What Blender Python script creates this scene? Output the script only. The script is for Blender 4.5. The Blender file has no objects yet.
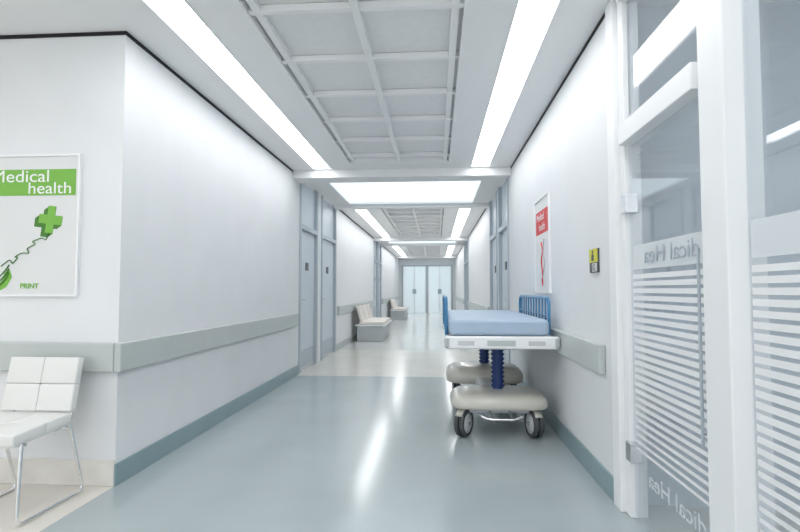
import bpy, bmesh, math
from mathutils import Vector, Matrix
S = bpy.context.scene
COL = S.collection
S.view_settings.view_transform = 'Standard'
S.view_settings.look = 'None'

# ------------------------------------------------------------ materials
def mat(name, col, rough=0.5, metal=0.0, noise=0.0, nscale=4.0, bump=0.0, bscale=60.0, emis=None, estr=0.0, coat=0.0, spec=0.5):
    m = bpy.data.materials.new(name); m.use_nodes = True
    nt = m.node_tree; b = nt.nodes['Principled BSDF']
    b.inputs['Base Color'].default_value = (*col, 1)
    b.inputs['Roughness'].default_value = rough
    b.inputs['Metallic'].default_value = metal
    b.inputs['Coat Weight'].default_value = coat
    b.inputs['Specular IOR Level'].default_value = spec
    if emis:
        b.inputs['Emission Color'].default_value = (*emis, 1)
        b.inputs['Emission Strength'].default_value = estr
    tc = nt.nodes.new('ShaderNodeTexCoord')
    if noise > 0:
        n = nt.nodes.new('ShaderNodeTexNoise'); n.inputs['Scale'].default_value = nscale
        n.inputs['Detail'].default_value = 4
        nt.links.new(tc.outputs['Object'], n.inputs['Vector'])
        r = nt.nodes.new('ShaderNodeValToRGB')
        r.color_ramp.elements[0].position = .3; r.color_ramp.elements[1].position = .7
        r.color_ramp.elements[0].color = (*[c*(1-noise) for c in col], 1)
        r.color_ramp.elements[1].color = (*[min(1, c*(1+noise)) for c in col], 1)
        nt.links.new(n.outputs['Fac'], r.inputs['Fac'])
        nt.links.new(r.outputs['Color'], b.inputs['Base Color'])
    if bump > 0:
        n = nt.nodes.new('ShaderNodeTexNoise'); n.inputs['Scale'].default_value = bscale
        nt.links.new(tc.outputs['Object'], n.inputs['Vector'])
        bp = nt.nodes.new('ShaderNodeBump'); bp.inputs['Strength'].default_value = bump
        bp.inputs['Distance'].default_value = 0.01
        nt.links.new(n.outputs['Fac'], bp.inputs['Height'])
        nt.links.new(bp.outputs['Normal'], b.inputs['Normal'])
    return m

def emit(name, col, strength):
    m = bpy.data.materials.new(name); m.use_nodes = True
    nt = m.node_tree; nt.nodes.clear()
    e = nt.nodes.new('ShaderNodeEmission'); o = nt.nodes.new('ShaderNodeOutputMaterial')
    e.inputs['Color'].default_value = (*col, 1); e.inputs['Strength'].default_value = strength
    nt.links.new(e.outputs[0], o.inputs[0]); return m

def glassmat(name, tint, frost=0.0, fcol=(.9, .93, .95), refl=1.0):
    m = bpy.data.materials.new(name); m.use_nodes = True
    nt = m.node_tree; nt.nodes.clear()
    o = nt.nodes.new('ShaderNodeOutputMaterial')
    t = nt.nodes.new('ShaderNodeBsdfTransparent'); t.inputs[0].default_value = (*tint, 1)
    d = nt.nodes.new('ShaderNodeBsdfPrincipled'); d.inputs['Base Color'].default_value = (*fcol, 1); d.inputs['Roughness'].default_value = .5
    mx = nt.nodes.new('ShaderNodeMixShader'); mx.inputs[0].default_value = frost
    nt.links.new(t.outputs[0], mx.inputs[1]); nt.links.new(d.outputs[0], mx.inputs[2])
    g = nt.nodes.new('ShaderNodeBsdfGlossy'); g.inputs['Roughness'].default_value = .01
    f = nt.nodes.new('ShaderNodeLayerWeight'); f.inputs['Blend'].default_value = .5
    pw = nt.nodes.new('ShaderNodeMath'); pw.operation = 'POWER'; pw.inputs[1].default_value = 4
    k = nt.nodes.new('ShaderNodeMath'); k.operation = 'MULTIPLY_ADD'; k.inputs[1].default_value = .85*refl; k.inputs[2].default_value = .04*refl
    nt.links.new(f.outputs['Facing'], pw.inputs[0]); nt.links.new(pw.outputs[0], k.inputs[0])
    m2 = nt.nodes.new('ShaderNodeMixShader')
    nt.links.new(k.outputs[0], m2.inputs[0]); nt.links.new(mx.outputs[0], m2.inputs[1]); nt.links.new(g.outputs[0], m2.inputs[2])
    nt.links.new(m2.outputs[0], o.inputs[0]); return m

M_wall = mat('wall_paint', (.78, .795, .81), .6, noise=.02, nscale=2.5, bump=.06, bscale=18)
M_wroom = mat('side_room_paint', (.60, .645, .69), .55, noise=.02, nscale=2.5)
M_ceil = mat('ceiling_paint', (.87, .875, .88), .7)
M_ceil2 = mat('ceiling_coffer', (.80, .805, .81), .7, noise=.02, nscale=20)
M_rib = mat('ceiling_rib', (.86, .865, .87), .6)
M_black = mat('shadow_gap', (.012, .012, .014), .8)
M_rail = mat('handrail_vinyl', (.52, .56, .55), .4, noise=.02)
M_base = mat('baseboard_teal', (.25, .35, .375), .35, noise=.03)
M_bstone = mat('baseboard_stone', (.76, .74, .70), .3, noise=.08, nscale=7)
M_strip = emit('fluorescent_diffuser', (.98, .99, 1.0), 8.3)
M_strip2 = emit('side_room_diffuser', (.95, .98, 1.0), 4.5)
M_panel = emit('sky_panel_diffuser', (.84, .95, 1.0), 1.5)
M_white = mat('white_lacquer', (.88, .89, .90), .3)
M_door = mat('door_leaf', (.62, .67, .725), .4)
M_dframe = mat('door_frame', (.46, .51, .56), .4)
M_steel = mat('steel', (.7, .71, .73), .25, metal=1)
M_chrome = mat('chrome', (.82, .83, .85), .08, metal=1)
M_dark = mat('dark_plastic', (.05, .055, .06), .4)
M_rubber = mat('tyre_rubber', (.07, .075, .08), .55)
M_shell = mat('cream_shell', (.60, .58, .52), .3, coat=.3)
M_matt = mat('mattress_blue', (.40, .51, .64), .5, noise=.03, nscale=8, bump=.1, bscale=12)
M_blue = mat('rail_blue', (.05, .22, .42), .3)
M_bell = mat('bellows_blue', (.008, .035, .16), .45)
M_bed = mat('bed_frame_grey', (.62, .64, .66), .35)
M_leather = mat('white_leather', (.78, .78, .76), .38, bump=.1, bscale=120)
M_benchb = mat('bench_base', (.46, .49, .51), .5)
M_benchc = mat('bench_cushion', (.74, .70, .66), .6)
M_paper = mat('poster_paper', (.74, .75, .75), .4)
M_pframe = mat('poster_frame', (.88, .89, .90), .3)
M_green = mat('print_green', (.19, .47, .06), .5)
M_dgreen = mat('print_dark_green', (.05, .20, .02), .5)
M_red = mat('print_red', (.66, .02, .02), .5)
M_ink = mat('print_white', (.9, .9, .9), .5)
M_grey = mat('print_grey', (.5, .52, .53), .5)
M_yel = mat('sign_yellow', (.65, .62, .03), .45)
M_glass = glassmat('clear_glass', (.95, .97, .985), 0.02, (.80, .86, .92), 1.0)
M_frost = glassmat('frosted_stripe', (.97, .98, .99), 0.88, (.95, .96, .97), .3)
M_frost2 = glassmat('frosted_text', (.97, .98, .99), 0.45, (.93, .95, .97), .3)
M_band = glassmat('frosted_band', (.95, .97, .98), 0.6, (.90, .93, .95), .3)
M_text = glassmat('etched_text', (.9, .93, .95), 0.7, (.50, .56, .61), .2)
M_bluef = mat('floor_blue_vinyl', (.395, .45, .463), .17, noise=.04, nscale=1.5, bump=.03, bscale=3, spec=.6)
M_cream = mat('floor_cream_vinyl', (.71, .68, .62), .2, noise=.04, nscale=2)
M_pale = mat('floor_pale_vinyl', (.71, .715, .69), .14, noise=.03, nscale=2)

# ------------------------------------------------------------ helpers
def link(o): COL.objects.link(o); return o
def mesh(name, V, F, m, smooth=False):
    me = bpy.data.meshes.new(name); me.from_pydata([tuple(v) for v in V], [], F)
    bm = bmesh.new(); bm.from_mesh(me); bmesh.ops.recalc_face_normals(bm, faces=bm.faces); bm.to_mesh(me); bm.free()
    me.materials.append(m)
    if smooth:
        for p in me.polygons: p.use_smooth = True
    o = bpy.data.objects.new(name, me); link(o); return o
BF = [(0,1,3,2),(4,6,7,5),(0,4,5,1),(2,3,7,6),(0,2,6,4),(1,5,7,3)]
def boxes(name, L, m, bevel=0, seg=2):
    V=[];F=[]
    for (x0,x1,y0,y1,z0,z1) in L:
        b=len(V)
        for x in (x0,x1):
            for y in (y0,y1):
                for z in (z0,z1): V.append((x,y,z))
        F += [tuple(b+i for i in f) for f in BF]
    o = mesh(name,V,F,m)
    if bevel:
        md=o.modifiers.new('bevel','BEVEL'); md.width=bevel; md.segments=seg; md.limit_method='ANGLE'; md.harden_normals=True
        for p in o.data.polygons: p.use_smooth=True
    return o
def box(name,x0,x1,y0,y1,z0,z1,m,bevel=0,seg=2): return boxes(name,[(x0,x1,y0,y1,z0,z1)],m,bevel,seg)
def bake(o):
    dg=bpy.context.evaluated_depsgraph_get(); dg.update()
    me=bpy.data.meshes.new_from_object(o.evaluated_get(dg)); me.transform(o.matrix_world)
    n=o.name; mt=list(o.data.materials); bpy.data.objects.remove(o)
    no=bpy.data.objects.new(n,me); link(no)
    if not me.materials:
        for k in mt: me.materials.append(k)
    no.name=n
    return no
def tube(name, pts, r, m, cyclic=False, res=4):
    c=bpy.data.curves.new(name,'CURVE'); c.dimensions='3D'; c.bevel_depth=r; c.bevel_resolution=res; c.use_fill_caps=True
    s=c.splines.new('POLY'); s.points.add(len(pts)-1)
    for p,q in zip(s.points,pts): p.co=(*q,1)
    s.use_cyclic_u=cyclic; c.materials.append(m)
    o=link(bpy.data.objects.new(name,c)); bpy.context.view_layer.update()
    o=bake(o)
    for p in o.data.polygons: p.use_smooth=True
    return o
def rounded(pts, r, n=5, cyclic=False):
    out=[]; P=[Vector(p) for p in pts]; N=len(P)
    for i,p in enumerate(P):
        if not cyclic and i in (0,N-1): out.append(p); continue
        a=P[i-1]; b=P[(i+1)%N]; da=(a-p); db=(b-p); rr=min(r,da.length*.45,db.length*.45)
        s=p+da.normalized()*rr; e=p+db.normalized()*rr
        for k in range(n+1):
            t=k/n; out.append(s*(1-t)**2+p*2*t*(1-t)+e*t*t)
    return out
def text(name, s, size, M, m, align='LEFT', ext=.0005, sx=1.0, off=0):
    c=bpy.data.curves.new(name,'FONT'); c.body=s; c.size=size; c.extrude=ext; c.align_x=align; c.materials.append(m); c.offset=off
    o=link(bpy.data.objects.new(name,c)); o.matrix_world=M@Matrix.Diagonal((sx,1,1,1)); bpy.context.view_layer.update()
    return bake(o)
def lathe(name, prof, m, M=Matrix.Identity(4), n=28, closed=False):
    V=[];F=[];k=len(prof)
    for i in range(n):
        a=2*math.pi*i/n
        for (r,z) in prof: V.append(M@Vector((r*math.cos(a),r*math.sin(a),z)))
    for i in range(n):
        j=(i+1)%n
        for q in range(k if closed else k-1):
            q2=(q+1)%k
            F.append((i*k+q,j*k+q,j*k+q2,i*k+q2))
    return mesh(name,V,F,m,True)
def group(name, loc, kids):
    e=bpy.data.objects.new(name,None); link(e); e.location=loc; e.empty_display_size=.1
    T=Matrix.Translation(Vector(loc)).inverted()
    for k in kids:
        k.data.transform(T); k.parent=e
    return e
RX=lambda d: Matrix.Rotation(math.radians(d),4,'X')
RZ=lambda d: Matrix.Rotation(math.radians(d),4,'Z')
RY=lambda d: Matrix.Rotation(math.radians(d),4,'Y')
TR=lambda x,y,z: Matrix.Translation((x,y,z))

XL,XR,H=-1.97,1.01,2.85
CX=-0.475
YC=3.12
RW=3.05
BK=-6
END=27.5
# ------------------------------------------------------------ floor
fl = boxes('floor',[(XL,XR+.05,BK,7.25,-.1,0)],M_bluef)
def addmat_boxes(o, L, m):
    o.data.materials.append(m); idx=len(o.data.materials)-1
    bm=bmesh.new(); bm.from_mesh(o.data)
    for (x0,x1,y0,y1,z0,z1) in L:
        v=[bm.verts.new((x,y,z)) for x in (x0,x1) for y in (y0,y1) for z in (z0,z1)]
        for f in BF:
            nf=bm.faces.new([v[i] for i in f]); nf.material_index=idx
    bmesh.ops.recalc_face_normals(bm,faces=bm.faces)
    bm.to_mesh(o.data); bm.free()
addmat_boxes(fl,[(XL-.2,XR+.2,7.25,10.4,-.1,0),(-7,XL,BK,YC+.15,-.1,0)],M_cream)
addmat_boxes(fl,[(XL-.2,XR+.2,10.4,END+.1,-.1,0),(XR+.05,5,BK,RW+.12,-.1,0)],M_pale)

# ------------------------------------------------------------ walls
box('wall_front_left',-7,XL-.12,YC,YC+.12,0,H,M_wall)
boxes('wall_left',[(XL-.12,XL,YC,7.37,0,H),(XL-.12,XL,10.1,16.4,0,H),(XL-.12,XL,18.6,END,0,H)],M_wall)
boxes('wall_right',[(XR,XR+.12,RW,7.25,0,H),(XR,XR+.12,9.7,16.2,0,H),(XR,XR+.12,18.4,END,0,H)],M_wall)
box('wall_lobby_left',-7.12,-7,BK,YC+.12,0,H,M_wall)
box('wall_end',XL-.12,XR+.12,END,END+.12,0,H,M_wall)
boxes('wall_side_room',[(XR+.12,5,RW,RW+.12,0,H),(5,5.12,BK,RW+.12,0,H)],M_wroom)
G=.024
boxes('trim_1',[(XL,XL+.006,YC-.006,7.37,H-G,H),(-7,XL,YC-.006,YC,H-G,H)],M_black)  # thin black strips paint in the shadow line of the wall-top gap
boxes('trim_2',[(XR-.006,XR,RW,7.25,H-G,H)],M_black)
boxes('trim_3',[(XL,XL+.006,10.1,16.4,H-G,H),(XL,XL+.006,18.6,END,H-G,H),(XR-.006,XR,9.7,16.2,H-G,H),(XR-.006,XR,18.4,END,H-G,H)],M_black)
boxes('baseboard_left',[(XL,XL+.014,YC-.014,7.37,0,.135)],M_base,.003)
boxes('baseboard_right',[(XR-.014,XR,RW,7.25,0,.135)],M_base,.003)
boxes('baseboard_left_far',[(XL,XL+.014,10.1,16.4,0,.135),(XL,XL+.014,18.6,END,0,.135)],M_rail,.003)
boxes('baseboard_right_far',[(XR-.014,XR,9.7,16.2,0,.135),(XR-.014,XR,18.4,END,0,.135)],M_rail,.003)
boxes('baseboard_front_left',[(-7,XL,YC-.014,YC,0,.157)],M_bstone,.003)
def handrail(x0,x1,y0,y1):
    a=box('rail_board',x0,x1,y0,y1,.695,.875,M_rail,.01,3)
    return group('wall_handrail',((x0+x1)/2,(y0+y1)/2,.69),[a])
k=[box('rail_board',XL,XL+.045,YC-.045,7.2,.695,.875,M_rail,.01,3),box('rail_board_front',-7,XL-.002,YC-.045,YC,.695,.875,M_rail,.01,3)]
group('wall_handrail',(XL,YC,.69),k)
handrail(XR-.045,XR,3.2,7.1)
handrail(XL,XL+.045,10.3,16.3); handrail(XL,XL+.045,18.8,END-.2)
handrail(XR-.045,XR,9.9,16.1); handrail(XR-.045,XR,18.6,END-.2)

# ------------------------------------------------------------ ceiling
so,si,gr=1.19,.945,.645
cb=[]
cb.append((-7,XL-.12,BK,YC+.12,H,H+.15))
SEC=[(BK,6.95),(10.15,16.2),(18.75,25.1)]
RC=.06
for (a,b) in SEC:
    cb += [(XL-.12,CX-so,a,b,H,H+.15),(CX-si,CX-gr,a,b,H,H+.15),(CX+gr,CX+si,a,b,H,H+.15),(CX+so,XR+.12,a,b,H,H+.15)]
    cb += [(CX-so,CX-si,a,b,H+.09,H+.15),(CX+si,CX+so,a,b,H+.09,H+.15)]
for (a,b) in [(6.95,7.7),(9.85,10.15),(16.2,16.65),(18.4,18.75),(25.1,25.6),(27.0,END+.12)]:
    cb.append((XL-.12,XR+.12,a,b,H,H+.15))
for (a,b) in [(7.7,9.85),(16.65,18.4),(25.6,27.0)]:
    cb += [(XL-.12,CX-so,a,b,H,H+.15),(CX+so,XR+.12,a,b,H,H+.15)]
cb.append((XR+.12,5,BK,RW+.12,H,H+.15))
ce=boxes('ceiling',cb,M_ceil)
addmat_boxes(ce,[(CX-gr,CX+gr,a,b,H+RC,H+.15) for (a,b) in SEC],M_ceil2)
def coffer(a,b,y_last,p=.68):
    L=[(CX-.024,CX+.024,a,b,H+.012,H+RC)]
    for s in (-1,1):
        x=CX+s*(gr-.05); L.append((x-.024,x+.024,a,b,H+.02,H+RC))
    y=y_last
    while y>a:
        L.append((CX-gr,CX+gr,y-.024,y+.024,H+.016,H+RC-.002)); y-=p
    o=boxes('coffer_ribs',L,M_rib,.004)
    e=boxes('coffer_edge',[(CX-gr,CX+gr,y_last+.25,b,H+.0,H+RC)],M_ceil)
    group('ceiling_coffer',(CX,(a+b)/2,H),[o,e])
coffer(BK,6.95,6.4); coffer(10.15,16.2,15.7); coffer(18.75,25.1,24.6)
for n,(a,b,d) in enumerate([(7.0,7.35,.11),(9.9,10.12,.07),(16.25,16.6,.1),(18.45,18.7,.07),(25.15,25.5,.1)]):
    box('trim_%d'%(n+4),XL,XR,a,b,H-d,H,M_ceil,.005)
def strip(a,b,s):
    x0,x1=sorted((CX+s*si,CX+s*so))
    d=box('diffuser',x0,x1,a,b,H+.02,H+.04,M_strip)
    f=boxes('housing',[(x0,x0+.008,a,b,H-.004,H+.02),(x1-.008,x1,a,b,H-.004,H+.02)],M_white)
    group('ceiling_light_strip',((x0+x1)/2,(a+b)/2,H),[d,f])
for (a,b) in [(BK,6.85),(10.25,16.1),(18.85,25.0)]:
    for s in (-1,1): strip(a,b,s)
for (a,b) in [(7.7,9.85),(16.65,18.4),(25.6,27.0)]:
    d=box('diffuser',CX-so,CX+so,a,b,H+.03,H+.05,M_panel)
    f=boxes('frame',[(CX-so,CX+so,a,a+.03,H-.01,H+.03),(CX-so,CX+so,b-.03,b,H-.01,H+.03),(CX-so,CX-so+.03,a+.03,b-.03,H-.01,H+.03),(CX+so-.03,CX+so,a+.03,b-.03,H-.01,H+.03)],M_white)
    group('ceiling_light_panel',(CX,(a+b)/2,H),[d,f])
for x in (2.9,-3.9,-5.6):  # the two lobby strips on the left are unseen, added to brighten the foreground
    d=box('diffuser',x-.12,x+.12,BK+.5,2.3,H-.02,H-.01,M_strip2 if x>0 else M_strip)
    f=boxes('housing',[(x-.14,x+.14,BK+.48,2.32,H-.009,H)],M_white)
    group('ceiling_light_strip',(x,0,H),[d,f])

# ------------------------------------------------------------ corridor doors
dn=[0]
def sidedoor(side,a,b):
    x=XL if side<0 else XR
    def bx(n,d0,d1,y0,y1,z0,z1,m,bev=0):
        xs=sorted((x+side*d0,x+side*d1)); return box(n,xs[0],xs[1],y0,y1,z0,z1,m,bev)
    K=[]
    K.append(bx('jamb_1',-.02,.12,a,a+.07,0,H-.02,M_dframe,.004)); K.append(bx('jamb_2',-.02,.12,b-.07,b,0,H-.02,M_dframe,.004))
    K.append(bx('head',-.02,.12,a+.07,b-.07,2.1,2.17,M_dframe,.004))
    K.append(bx('leaf',.03,.07,a+.07,b-.07,.006,2.1,M_door,.003))
    K.append(bx('transom_panel',.03,.07,a+.07,b-.07,2.17,H-.02,M_door,.003))
    K.append(bx('kick_plate',.02,.03,a+.12,b-.12,.05,.3,M_dframe,.002))
    K.append(bx('handle_plate',.018,.03,a+.13,a+.17,.95,1.15,M_steel,.002))
    xs=x+side*(-.02)
    K.append(tube('handle',[(x+side*.02,a+.15,1.06),(xs,a+.15,1.06),(xs,a+.27,1.06)],.009,M_steel))
    K.append(bx('number_sign',.02,.03,(a+b)/2-.08,(a+b)/2+.08,1.5,1.62,M_dark))
    dn[0]+=1
    group('door_%d'%dn[0],(x,(a+b)/2,0),K)
for (a,b) in [(7.37,8.5),(8.8,10.1)]: sidedoor(-1,a,b)
for (a,b) in [(16.4,17.4),(17.6,18.6)]: sidedoor(-1,a,b)
for (a,b) in [(7.25,8.35),(8.6,9.7)]: sidedoor(1,a,b)
for (a,b) in [(16.2,17.2),(17.4,18.4)]: sidedoor(1,a,b)
boxes('wall_left_pier',[(XL-.12,XL,8.5,8.8,0,H),(XL-.12,XL,17.4,17.6,0,H)],M_wall)
boxes('wall_right_pier',[(XR,XR+.12,8.35,8.6,0,H),(XR,XR+.12,17.2,17.4,0,H)],M_wall)

M_endg=mat('milk_glass_glow',(.80,.88,.91),.25,emis=(.8,.95,1.0),estr=.25)  # slight emission imitates the glow of light on the end door glass
K=[]
W=1.28
K.append(boxes('frame',[(CX-W-.06,CX-W,END-.05,END,0,2.5),(CX+W,CX+W+.06,END-.05,END,0,2.5),(CX-.05,CX+.05,END-.05,END,0,2.5),(CX-W,CX+W,END-.05,END,2.44,2.5)],M_dframe))
for i,(x0,x1) in enumerate([(CX-W,CX-.05),(CX+.05,CX+W)]):
    K.append(boxes('stiles_%d'%i,[(x0,x0+.06,END-.045,END-.01,0,2.44),(x1-.06,x1,END-.045,END-.01,0,2.44),((x0+x1)/2-.03,(x0+x1)/2+.03,END-.045,END-.01,0,2.44)],M_white))
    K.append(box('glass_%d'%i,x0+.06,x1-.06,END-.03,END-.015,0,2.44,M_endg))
    K.append(box('push_plate_%d'%i,(x0+x1)/2-.1,(x0+x1)/2+.1,END-.06,END-.045,1.0,1.25,M_dframe))
group('door_20',(CX,END,0),K)

# ------------------------------------------------------------ glazed partition on the right
PX0,PX1=XR-.02,XR+.10
PM0,PM1=1.82,1.99
D0,D1=2.06,2.87
K=[]
K.append(box('post_wall',PX0,PX1,2.94,RW,0,H,M_white,.006))
K.append(box('post_inner',PX0+.03,PX1,D1,2.94,0,H,M_white,.006))
K.append(boxes('post_middle',[(PX0-.01,PX1,PM0,PM1,0,H),(PX0+.03,PX1,PM1,D0,0,H)],M_white,.006))
K.append(box('post_front',PX0,PX1,.1,.25,0,H,M_white,.006))
K.append(box('head_rail',PX0,PX1,.25,D1,H-.07,H,M_white,.005))
K.append(box('transom_rail',PX0,PX1,D0,D1,1.98,2.09,M_white,.006))
K.append(box('transom_glass',XR+.04,XR+.05,D0,D1,2.09,H-.07,M_glass))
K.append(box('fixed_glass',XR+.04,XR+.05,.25,PM0,.07,H-.07,M_glass))
K.append(box('sill_rail',PX0,PX1,.25,PM0,0,.07,M_white,.005))
group('window_1',(XR+.04,1.5,0),K)
def stripes(y0,y1,x):
    L=[]; z=1.27
    while z>.36:
        t=.023-.011*max(0,(.75-z)/.4) if z<.75 else .023
        L.append((x-.0015,x+.0005,y0,y1,z-t/2,z+t/2)); z-=.037
    return boxes('frosted_stripes',L,M_frost)
K=[]
K.append(box('leaf_glass',XR+.03,XR+.042,D0+.01,D1-.01,.02,1.97,M_glass))
K.append(stripes(D0+.015,D1-.05,XR+.027))
K.append(box('text_band',XR+.026,XR+.028,D0+.015,D1-.05,1.305,1.43,M_band))
K.append(text('text_top','dical Hea',.11,TR(XR+.022,D0+.05,1.335)@RZ(90)@RX(90),M_text,sx=1.35))
K.append(text('text_bottom','dical Hea',.11,TR(XR+.022,D0+.05,.245)@RZ(90)@RX(90),M_frost2,sx=1.35))
K.append(boxes('hinges',[(XR-.005,XR+.06,D1-.05,D1+.02,1.61,1.71),(XR-.005,XR+.06,D1-.05,D1+.02,.30,.40)],M_steel,.004))
K.append(tube('pull_handle',[(XR+.005,D0+.03,.60),(XR+.005,D0+.03,1.36)],.006,M_dframe))
K.append(tube('handle_stand_off_1',[(XR+.005,D0+.03,.65),(XR+.03,D0+.03,.65)],.005,M_steel))
K.append(tube('handle_stand_off_2',[(XR+.005,D0+.03,1.3),(XR+.03,D0+.03,1.3)],.005,M_steel))
group('door_21',(XR+.03,2.4,0),K)
K=[stripes(.3,PM0-.02,XR+.036),box('text_band',XR+.035,XR+.037,.3,PM0-.02,1.305,1.43,M_band),
   text('text_top','Medical Health',.11,TR(XR+.031,.45,1.335)@RZ(90)@RX(90),M_text,sx=1.6)]
group('glass_film',(XR+.036,1,0),K)

# ------------------------------------------------------------ posters
def flatpoly(name,pts,M,m,ext=.002):
    n=len(pts); V=[M@Vector((x,y,0)) for x,y in pts]+[M@Vector((x,y,ext)) for x,y in pts]
    F=[tuple(range(n))[::-1],tuple(range(n,2*n))]+[(i,(i+1)%n,n+(i+1)%n,n+i) for i in range(n)]
    return mesh(name,V,F,m)
def rounded2(p): return [(v[0],v[1]) for v in rounded([(x,y,0) for x,y in p],.02,3)]
def poster(M,w,h,kind):
    K=[]
    R=lambda x0,x1,y0,y1:[(x0,y0),(x1,y0),(x1,y1),(x0,y1)]
    K.append(flatpoly('backing',R(0,w,0,h),M,M_pframe,.012))
    f=.012
    for i,r in enumerate([R(0,f,0,h),R(w-f,w,0,h),R(f,w-f,0,f),R(f,w-f,h-f,h)]):
        K.append(flatpoly('frame_%d'%i,r,M@TR(0,0,.012),M_pframe,.012))
    K.append(flatpoly('paper',R(f,w-f,f,h-f),M@TR(0,0,.012),M_paper,.002))
    C=M@TR(0,0,.0145)
    main=M_green if kind=='g' else M_red
    if kind=='g':
        K.append(flatpoly('band',R(f+.005,w-.03,h-.262,h-.095),C,main,.001))
        K.append(text('title_1','Medical',.11,C@TR(.05,h-.175,.002),M_ink,sx=1.18))
        K.append(text('title_2','health',.105,C@TR(.30,h-.25,.002),M_ink,sx=1.15))
        cx,cy,s=.44,h-.42,.030
        cr=[(-s,-3*s),(s,-3*s),(s,-s),(3*s,-s),(3*s,s),(s,s),(s,3*s),(-s,3*s),(-s,s),(-3*s,s),(-3*s,-s),(-s,-s)]
        sh=[(x*.85+y*.12,y*.95-.1*x) for x,y in cr]
        for j in range(6):
            K.append(flatpoly('cross_side_%d'%j,[(cx+x-.006*j+.02,cy+y-.004*j) for x,y in sh],C@TR(0,0,.0001*(6-j)),M_dgreen,.0005))
        K.append(flatpoly('cross_face',[(cx+x+.02,cy+y+.004) for x,y in sh],C@TR(0,0,.0014),main,.0008))
        ecg=[(.14,.19),(.20,.235),(.215,.20),(.255,.25),(.225,.245),(.275,.275),(.33,.27),(.305,.30),(.37,.33),(.34,.345),(.41,.37),(.435,.35),(.45,.40)]
        K.append(tube('pulse_line',[tuple(C@Vector((x,y,.003))) for x,y in rounded2(ecg)],.003,M_dgreen,res=2))
        leaf=[(.05,.03),(.11,.02),(.18,.06),(.215,.12),(.20,.165),(.165,.15),(.15,.10),(.12,.075),(.06,.08)]
        K.append(flatpoly('leaf',leaf,C,main,.001))
        for j,d in enumerate((0,.03,.06)):
            a=[(.06,.05+d),(.12,.055+d),(.17,.10+d),(.195,.15+d*.8)]
            K.append(tube('leaf_vein_%d'%j,[tuple(C@Vector((x,y,.003))) for x,y in rounded2(a)],.004,M_dgreen,res=2))
        K.append(text('caption','PRINT',.045,C@TR(.27,.05,.001),M_green,ext=.001,sx=1.0,off=.001))
    else:
        K.append(flatpoly('band',R(.05,w-.05,h-.34,h-.12),C,main,.001))
        K.append(text('title_1','Medical',.1,C@TR(.09,h-.21,.002),M_ink,sx=1.1))
        K.append(text('title_2','health',.1,C@TR(.2,h-.31,.002),M_ink,sx=1.1))
        a=[(.3,.48),(.36,.40),(.30,.30),(.35,.2),(.34,.1)]
        K.append(tube('figure_1',[tuple(C@Vector((x,y,.003))) for x,y in rounded2(a)],.006,M_red,res=2))
        a=[(.42,.5),(.38,.38),(.44,.28),(.37,.16),(.3,.12)]
        K.append(tube('figure_2',[tuple(C@Vector((x,y,.003))) for x,y in rounded2(a)],.005,M_grey,res=2))
        K.append(flatpoly('drop',[(.33+.03*math.cos(t),.1+.035*math.sin(t)) for t in [i*math.pi/8 for i in range(16)]],C,M_red,.001))
    o=M@Vector((w/2,0,0))
    return group('medical_poster',tuple(o),K)
poster(TR(-2.885,YC,1.16)@RX(90),.65,.90,'g')
poster(TR(XR,5.28,1.17)@RZ(-90)@RX(90),.65,.90,'r')

M=TR(XR,3.46,1.31)@RZ(-90)@RX(90)
R=lambda x0,x1,y0,y1:[(x0,y0),(x1,y0),(x1,y1),(x0,y1)]
K=[flatpoly('plate',R(0,.17,0,.15),M,M_dark,.012),
   flatpoly('yellow_field',R(0,.17,.065,.15),M@TR(0,0,.012),M_yel,.002),
   flatpoly('white_field',R(.06,.155,.006,.058),M@TR(0,0,.012),M_paper,.002),
   text('number','03',.06,M@TR(.07,.012,.0145),M_dark),
   flatpoly('pictogram_body',R(.05,.10,.075,.115),M@TR(0,0,.0142),M_dark,.001),
   flatpoly('pictogram_head',[(.075+.014*math.cos(t),.13+.014*math.sin(t)) for t in [i*math.pi/6 for i in range(12)]],M@TR(0,0,.0142),M_dark,.001)]
group('room_number_sign',(XR,3.38,1.31),K)

# ------------------------------------------------------------ hospital stretcher
def shell(name,cx,cy,hx,hy,z0,z1,m):
    prof=[(.90,0),(.97,.04),(.99,.12),(1,.28),(.985,.5),(.94,.70),(.85,.84),(.70,.93),(.45,.98),(.15,1.0)]
    n=48; V=[];F=[]
    for (s,t) in prof:
        e=2/4.5
        for i in range(n):
            a=2*math.pi*i/n; c,sn=math.cos(a),math.sin(a)
            sx=hx-(1-s)*hy*1.2; sy=hy*s
            x=math.copysign(abs(c)**e,c)*sx; y=math.copysign(abs(sn)**e,sn)*sy
            V.append((cx+x,cy+y,z0+(z1-z0)*t))
    k=len(prof)
    for q in range(k-1):
        for i in range(n):
            j=(i+1)%n; F.append((q*n+i,q*n+j,(q+1)*n+j,(q+1)*n+i))
    F.append(tuple(range(n))[::-1]); F.append(tuple((k-1)*n+i for i in range(n)))
    return mesh(name,V,F,m,True)
K=[]
bc=.515; Y0,Y1=4.14,6.25
K.append(shell('base_shell_1',bc,4.53,.40,.30,.235,.36,M_shell))
K.append(shell('base_shell_2',bc,5.80,.41,.32,.22,.40,M_shell))
K.append(box('base_beam',bc-.10,bc+.10,4.6,5.8,.22,.29,M_bed,.01))
K.append(boxes('base_skirt',[(bc-.25,bc+.25,4.36,4.7,.19,.24),(bc-.25,bc+.25,5.69,6.03,.19,.24)],M_bed,.01))
for i,y in enumerate((4.55,5.80)):
    prof=[(.03,.34)]; z=.345; f=0
    while z<.70:
        prof.append((.060 if f%2==0 else .042,z)); z+=.019; f+=1
    prof.append((.03,.715))
    K.append(lathe('bellows_%d'%(i+1),prof,M_bell,TR(bc+.01,y,0)))
    K.append(box('lift_head_%d'%(i+1),bc-.12,bc+.14,y-.12,y+.12,.70,.735,M_bed,.01))
w=0
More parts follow.
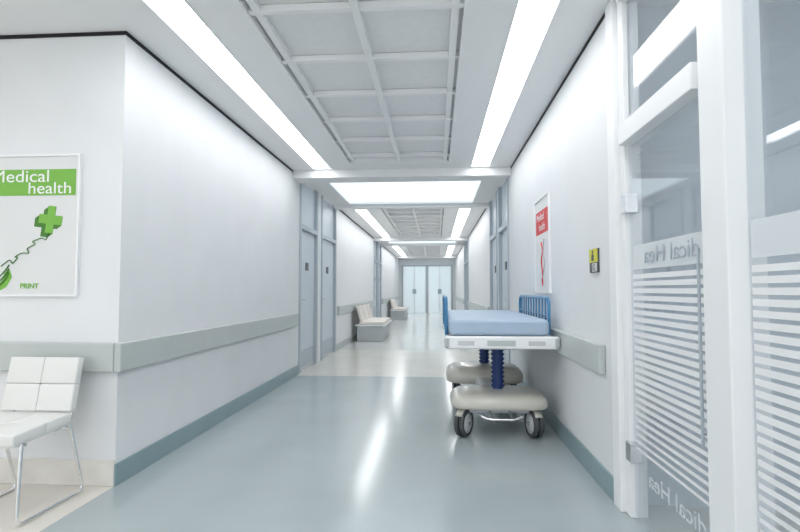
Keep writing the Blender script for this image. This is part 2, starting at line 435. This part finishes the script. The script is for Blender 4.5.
for cx in (bc-.29,bc+.28):
    for cy in (4.36,5.96):
        w+=1; ang=-28 if cx<bc else 14
        B=TR(cx,cy,.112)@RZ(ang+(0 if cy<5 else 30))
        A=B@RY(90)
        for s,off in (('a',-.024),('b',.024)):
            Mx=A@TR(0,0,off)
            K.append(lathe('castor_%d_tyre_%s'%(w,s),[(.082,-.017),(.104,-.016),(.112,-.008),(.112,.008),(.104,.016),(.082,.017)],M_rubber,Mx,32,True))
            K.append(lathe('castor_%d_hub_%s'%(w,s),[(.001,-.019),(.05,-.022),(.084,-.013),(.084,.013),(.05,.022),(.001,.019)],M_bed,Mx,28))
        K.append(lathe('castor_%d_axle'%w,[(.001,-.052),(.014,-.052),(.014,.052),(.001,.052)],M_steel,A,12))
        V=[];F=[];n=12
        for i in range(n+1):
            t=math.radians(35+110*i/n)
            for r in (.115,.124):
                for x in (-.03,.03):
                    V.append(B@Vector((x,r*math.cos(t),r*math.sin(t))))
        for i in range(n):
            b=i*4
            for (p,q) in ((0,1),(1,3),(3,2),(2,0)): F.append((b+p,b+q,b+4+q,b+4+p))
        F += [(0,1,3,2),(n*4,n*4+1,n*4+3,n*4+2)]
        K.append(mesh('castor_%d_cover'%w,V,F,M_shell,True))
        K.append(tube('castor_%d_stem'%w,[(cx,cy,.22),(cx,cy,.27)],.02,M_steel))
K.append(tube('brake_bar',rounded([(bc-.16,4.20,.20),(bc-.1,4.18,.18),(bc+.1,4.18,.18),(bc+.16,4.20,.20)],.04),.010,M_steel))
K.append(tube('brake_arm_1',[(bc-.08,4.18,.18),(bc-.08,4.4,.22)],.010,M_steel))
K.append(tube('brake_arm_2',[(bc+.08,4.18,.18),(bc+.08,4.4,.22)],.010,M_steel))
K.append(box('brake_pedal',bc-.06,bc+.06,4.14,4.20,.165,.18,M_dark,.004))
K.append(boxes('deck',[(.085,.935,Y0+.03,Y1-.03,.775,.83)],M_bed,.012,3))
K.append(boxes('under_frame',[(.17,.23,Y0+.08,Y1-.08,.735,.78),(.79,.85,Y0+.08,Y1-.08,.735,.78),(.23,.79,4.5,4.6,.735,.78),(.23,.79,5.8,5.9,.735,.78)],M_bed,.006))
K.append(box('foot_bumper',.07,.955,Y0,Y0+.05,.735,.835,M_white,.015,3))
K.append(box('head_bumper',.07,.955,Y1-.05,Y1,.735,.835,M_white,.015,3))
K.append(boxes('bumper_slots',[(.17,.30,Y0-.003,Y0+.01,.765,.80),(.72,.85,Y0-.003,Y0+.01,.765,.80)],M_bed,.003))
K.append(boxes('bumper_control',[(.40,.62,Y0-.004,Y0+.01,.76,.805)],M_rail,.003))
K.append(boxes('corner_buffers',[(.065,.10,Y0-.015,Y0+.07,.745,.825),(.925,.96,Y0-.015,Y0+.07,.745,.825)],M_benchb,.012,3))
K.append(box('mattress',.105,.895,Y0+.06,Y1-.06,.832,.965,M_matt,.035,5))
K.append(tube('mattress_piping',rounded([(.107,Y0+.062,.935),(.893,Y0+.062,.935),(.893,Y1-.062,.935),(.107,Y1-.062,.935)],.04,5,True),.003,M_matt,True,2))
for i,x in enumerate((.085,.938)):
    a,b=4.42,5.92
    K.append(tube('side_rail_%d_hoop'%(i+1),rounded([(x,a,.82),(x,a,1.135),(x,b,1.135),(x,b,.82)],.09,6),.013,M_blue))
    K.append(tube('side_rail_%d_mid'%(i+1),[(x,a,.985),(x,b,.985)],.008,M_blue))
    K.append(tube('side_rail_%d_low'%(i+1),[(x,a,.85),(x,b,.85)],.010,M_blue))
    n=11
    for j in range(1,n):
        y=a+(b-a)*j/n
        K.append(tube('side_rail_%d_bar_%d'%(i+1,j),[(x,y,.85),(x,y,1.125)],.008,M_blue,res=2))
group('hospital_stretcher',(bc,5.2,0),K)

# ------------------------------------------------------------ waiting chair
K=[]
cx=-2.32; hw=.215; dy=-.09
Mb=TR(cx,3.045+dy,.645)@RX(-12)
def tb(name,x0,x1,y0,y1,z0,z1,m,M,bev,seg=4):
    o=box(name,x0,x1,y0,y1,z0,z1,m); o.data.transform(M)
    md=o.modifiers.new('b','BEVEL'); md.width=bev; md.segments=seg
    for p in o.data.polygons: p.use_smooth=True
    return o
for i,(a,b) in enumerate(((-hw,0),(0,hw))):
    for j,(c,d) in enumerate(((-.155,.0),(.0,.155))):
        K.append(tb('back_pad_%d'%(i*2+j+1),a+.0005,b-.0005,-.03,.02,c+.0005,d-.0005,M_leather,Mb,.009))
K.append(tb('back_shell',-hw+.01,hw-.01,.012,.03,-.145,.145,M_leather,Mb,.006))
Ms=TR(cx,2.80+dy,.455)@RX(3)
for i,(a,b) in enumerate(((-hw,0),(0,hw))):
    for j,(c,d) in enumerate(((-.22,0),(0,.2))):
        K.append(tb('seat_pad_%d'%(i*2+j+1),a+.0005,b-.0005,c+.0005,d-.0005,-.03,.028,M_leather,Ms,.009))
K.append(tb('seat_pan',-hw+.01,hw-.01,-.2,.19,-.042,-.028,M_leather,Ms,.005))
for i,x in enumerate((cx-hw+.005,cx+hw-.005)):
    K.append(tube('sled_leg_%d'%(i+1),rounded([(x,2.64+dy,.418),(x,2.62+dy,.010),(x,3.12+dy,.010),(x,3.0+dy,.40),(x,2.98+dy,.44)],.05,6),.010,M_chrome))
    xx=x+(.03 if i==0 else -.03)
    K.append(tube('back_stay_%d'%(i+1),rounded([(xx,2.9+dy,.41),(xx,3.03+dy,.42),(xx,3.10+dy,.68)],.04,5),.009,M_chrome))
K.append(tube('cross_bar_front',[(cx-hw,2.66+dy,.405),(cx+hw,2.66+dy,.405)],.009,M_chrome))
K.append(tube('cross_bar_back',[(cx-hw,2.99+dy,.405),(cx+hw,2.99+dy,.405)],.009,M_chrome))
group('padded_chair',(cx,2.85+dy,0),K)

# ------------------------------------------------------------ waiting benches
def bench(y0,n):
    K=[]; x0=XL+.06; L=.68*n
    K.append(box('plinth',x0+.08,x0+.66,y0+.02,y0+L,0,.36,M_benchb,.01))
    K.append(box('seat_slab',x0+.04,x0+.72,y0,y0+L+.02,.36,.39,M_white,.006))
    for i in range(n):
        a=y0+.68*i
        K.append(box('seat_%d'%(i+1),x0+.12,x0+.70,a+.02,a+.66,.39,.46,M_benchc,.025,4))
        o=box('back_%d'%(i+1),-.035,.035,a+.03,a+.65,0,.42,M_benchc,.025,4)
        o.data.transform(TR(x0+.19,0,.42)@RY(-16)); K.append(o)
    group('waiting_bench',(x0+.3,y0+L/2,0),K)
bench(12.0,3); bench(20.9,3)

# ------------------------------------------------------------ world, camera
wd=bpy.data.worlds.new('World'); S.world=wd; wd.use_nodes=True
wd.node_tree.nodes['Background'].inputs[0].default_value=(.95,.975,1,1)
wd.node_tree.nodes['Background'].inputs[1].default_value=1.7
cam=bpy.data.cameras.new('camera'); co=bpy.data.objects.new('camera',cam); link(co)
cam.sensor_width=36; cam.lens=520*36/800; cam.clip_start=.05
yaw=math.atan(36/520); pitch=math.atan(24/521)
co.location=(0,0,1.2); co.rotation_euler=(math.pi/2+pitch,0,yaw)
S.camera=co
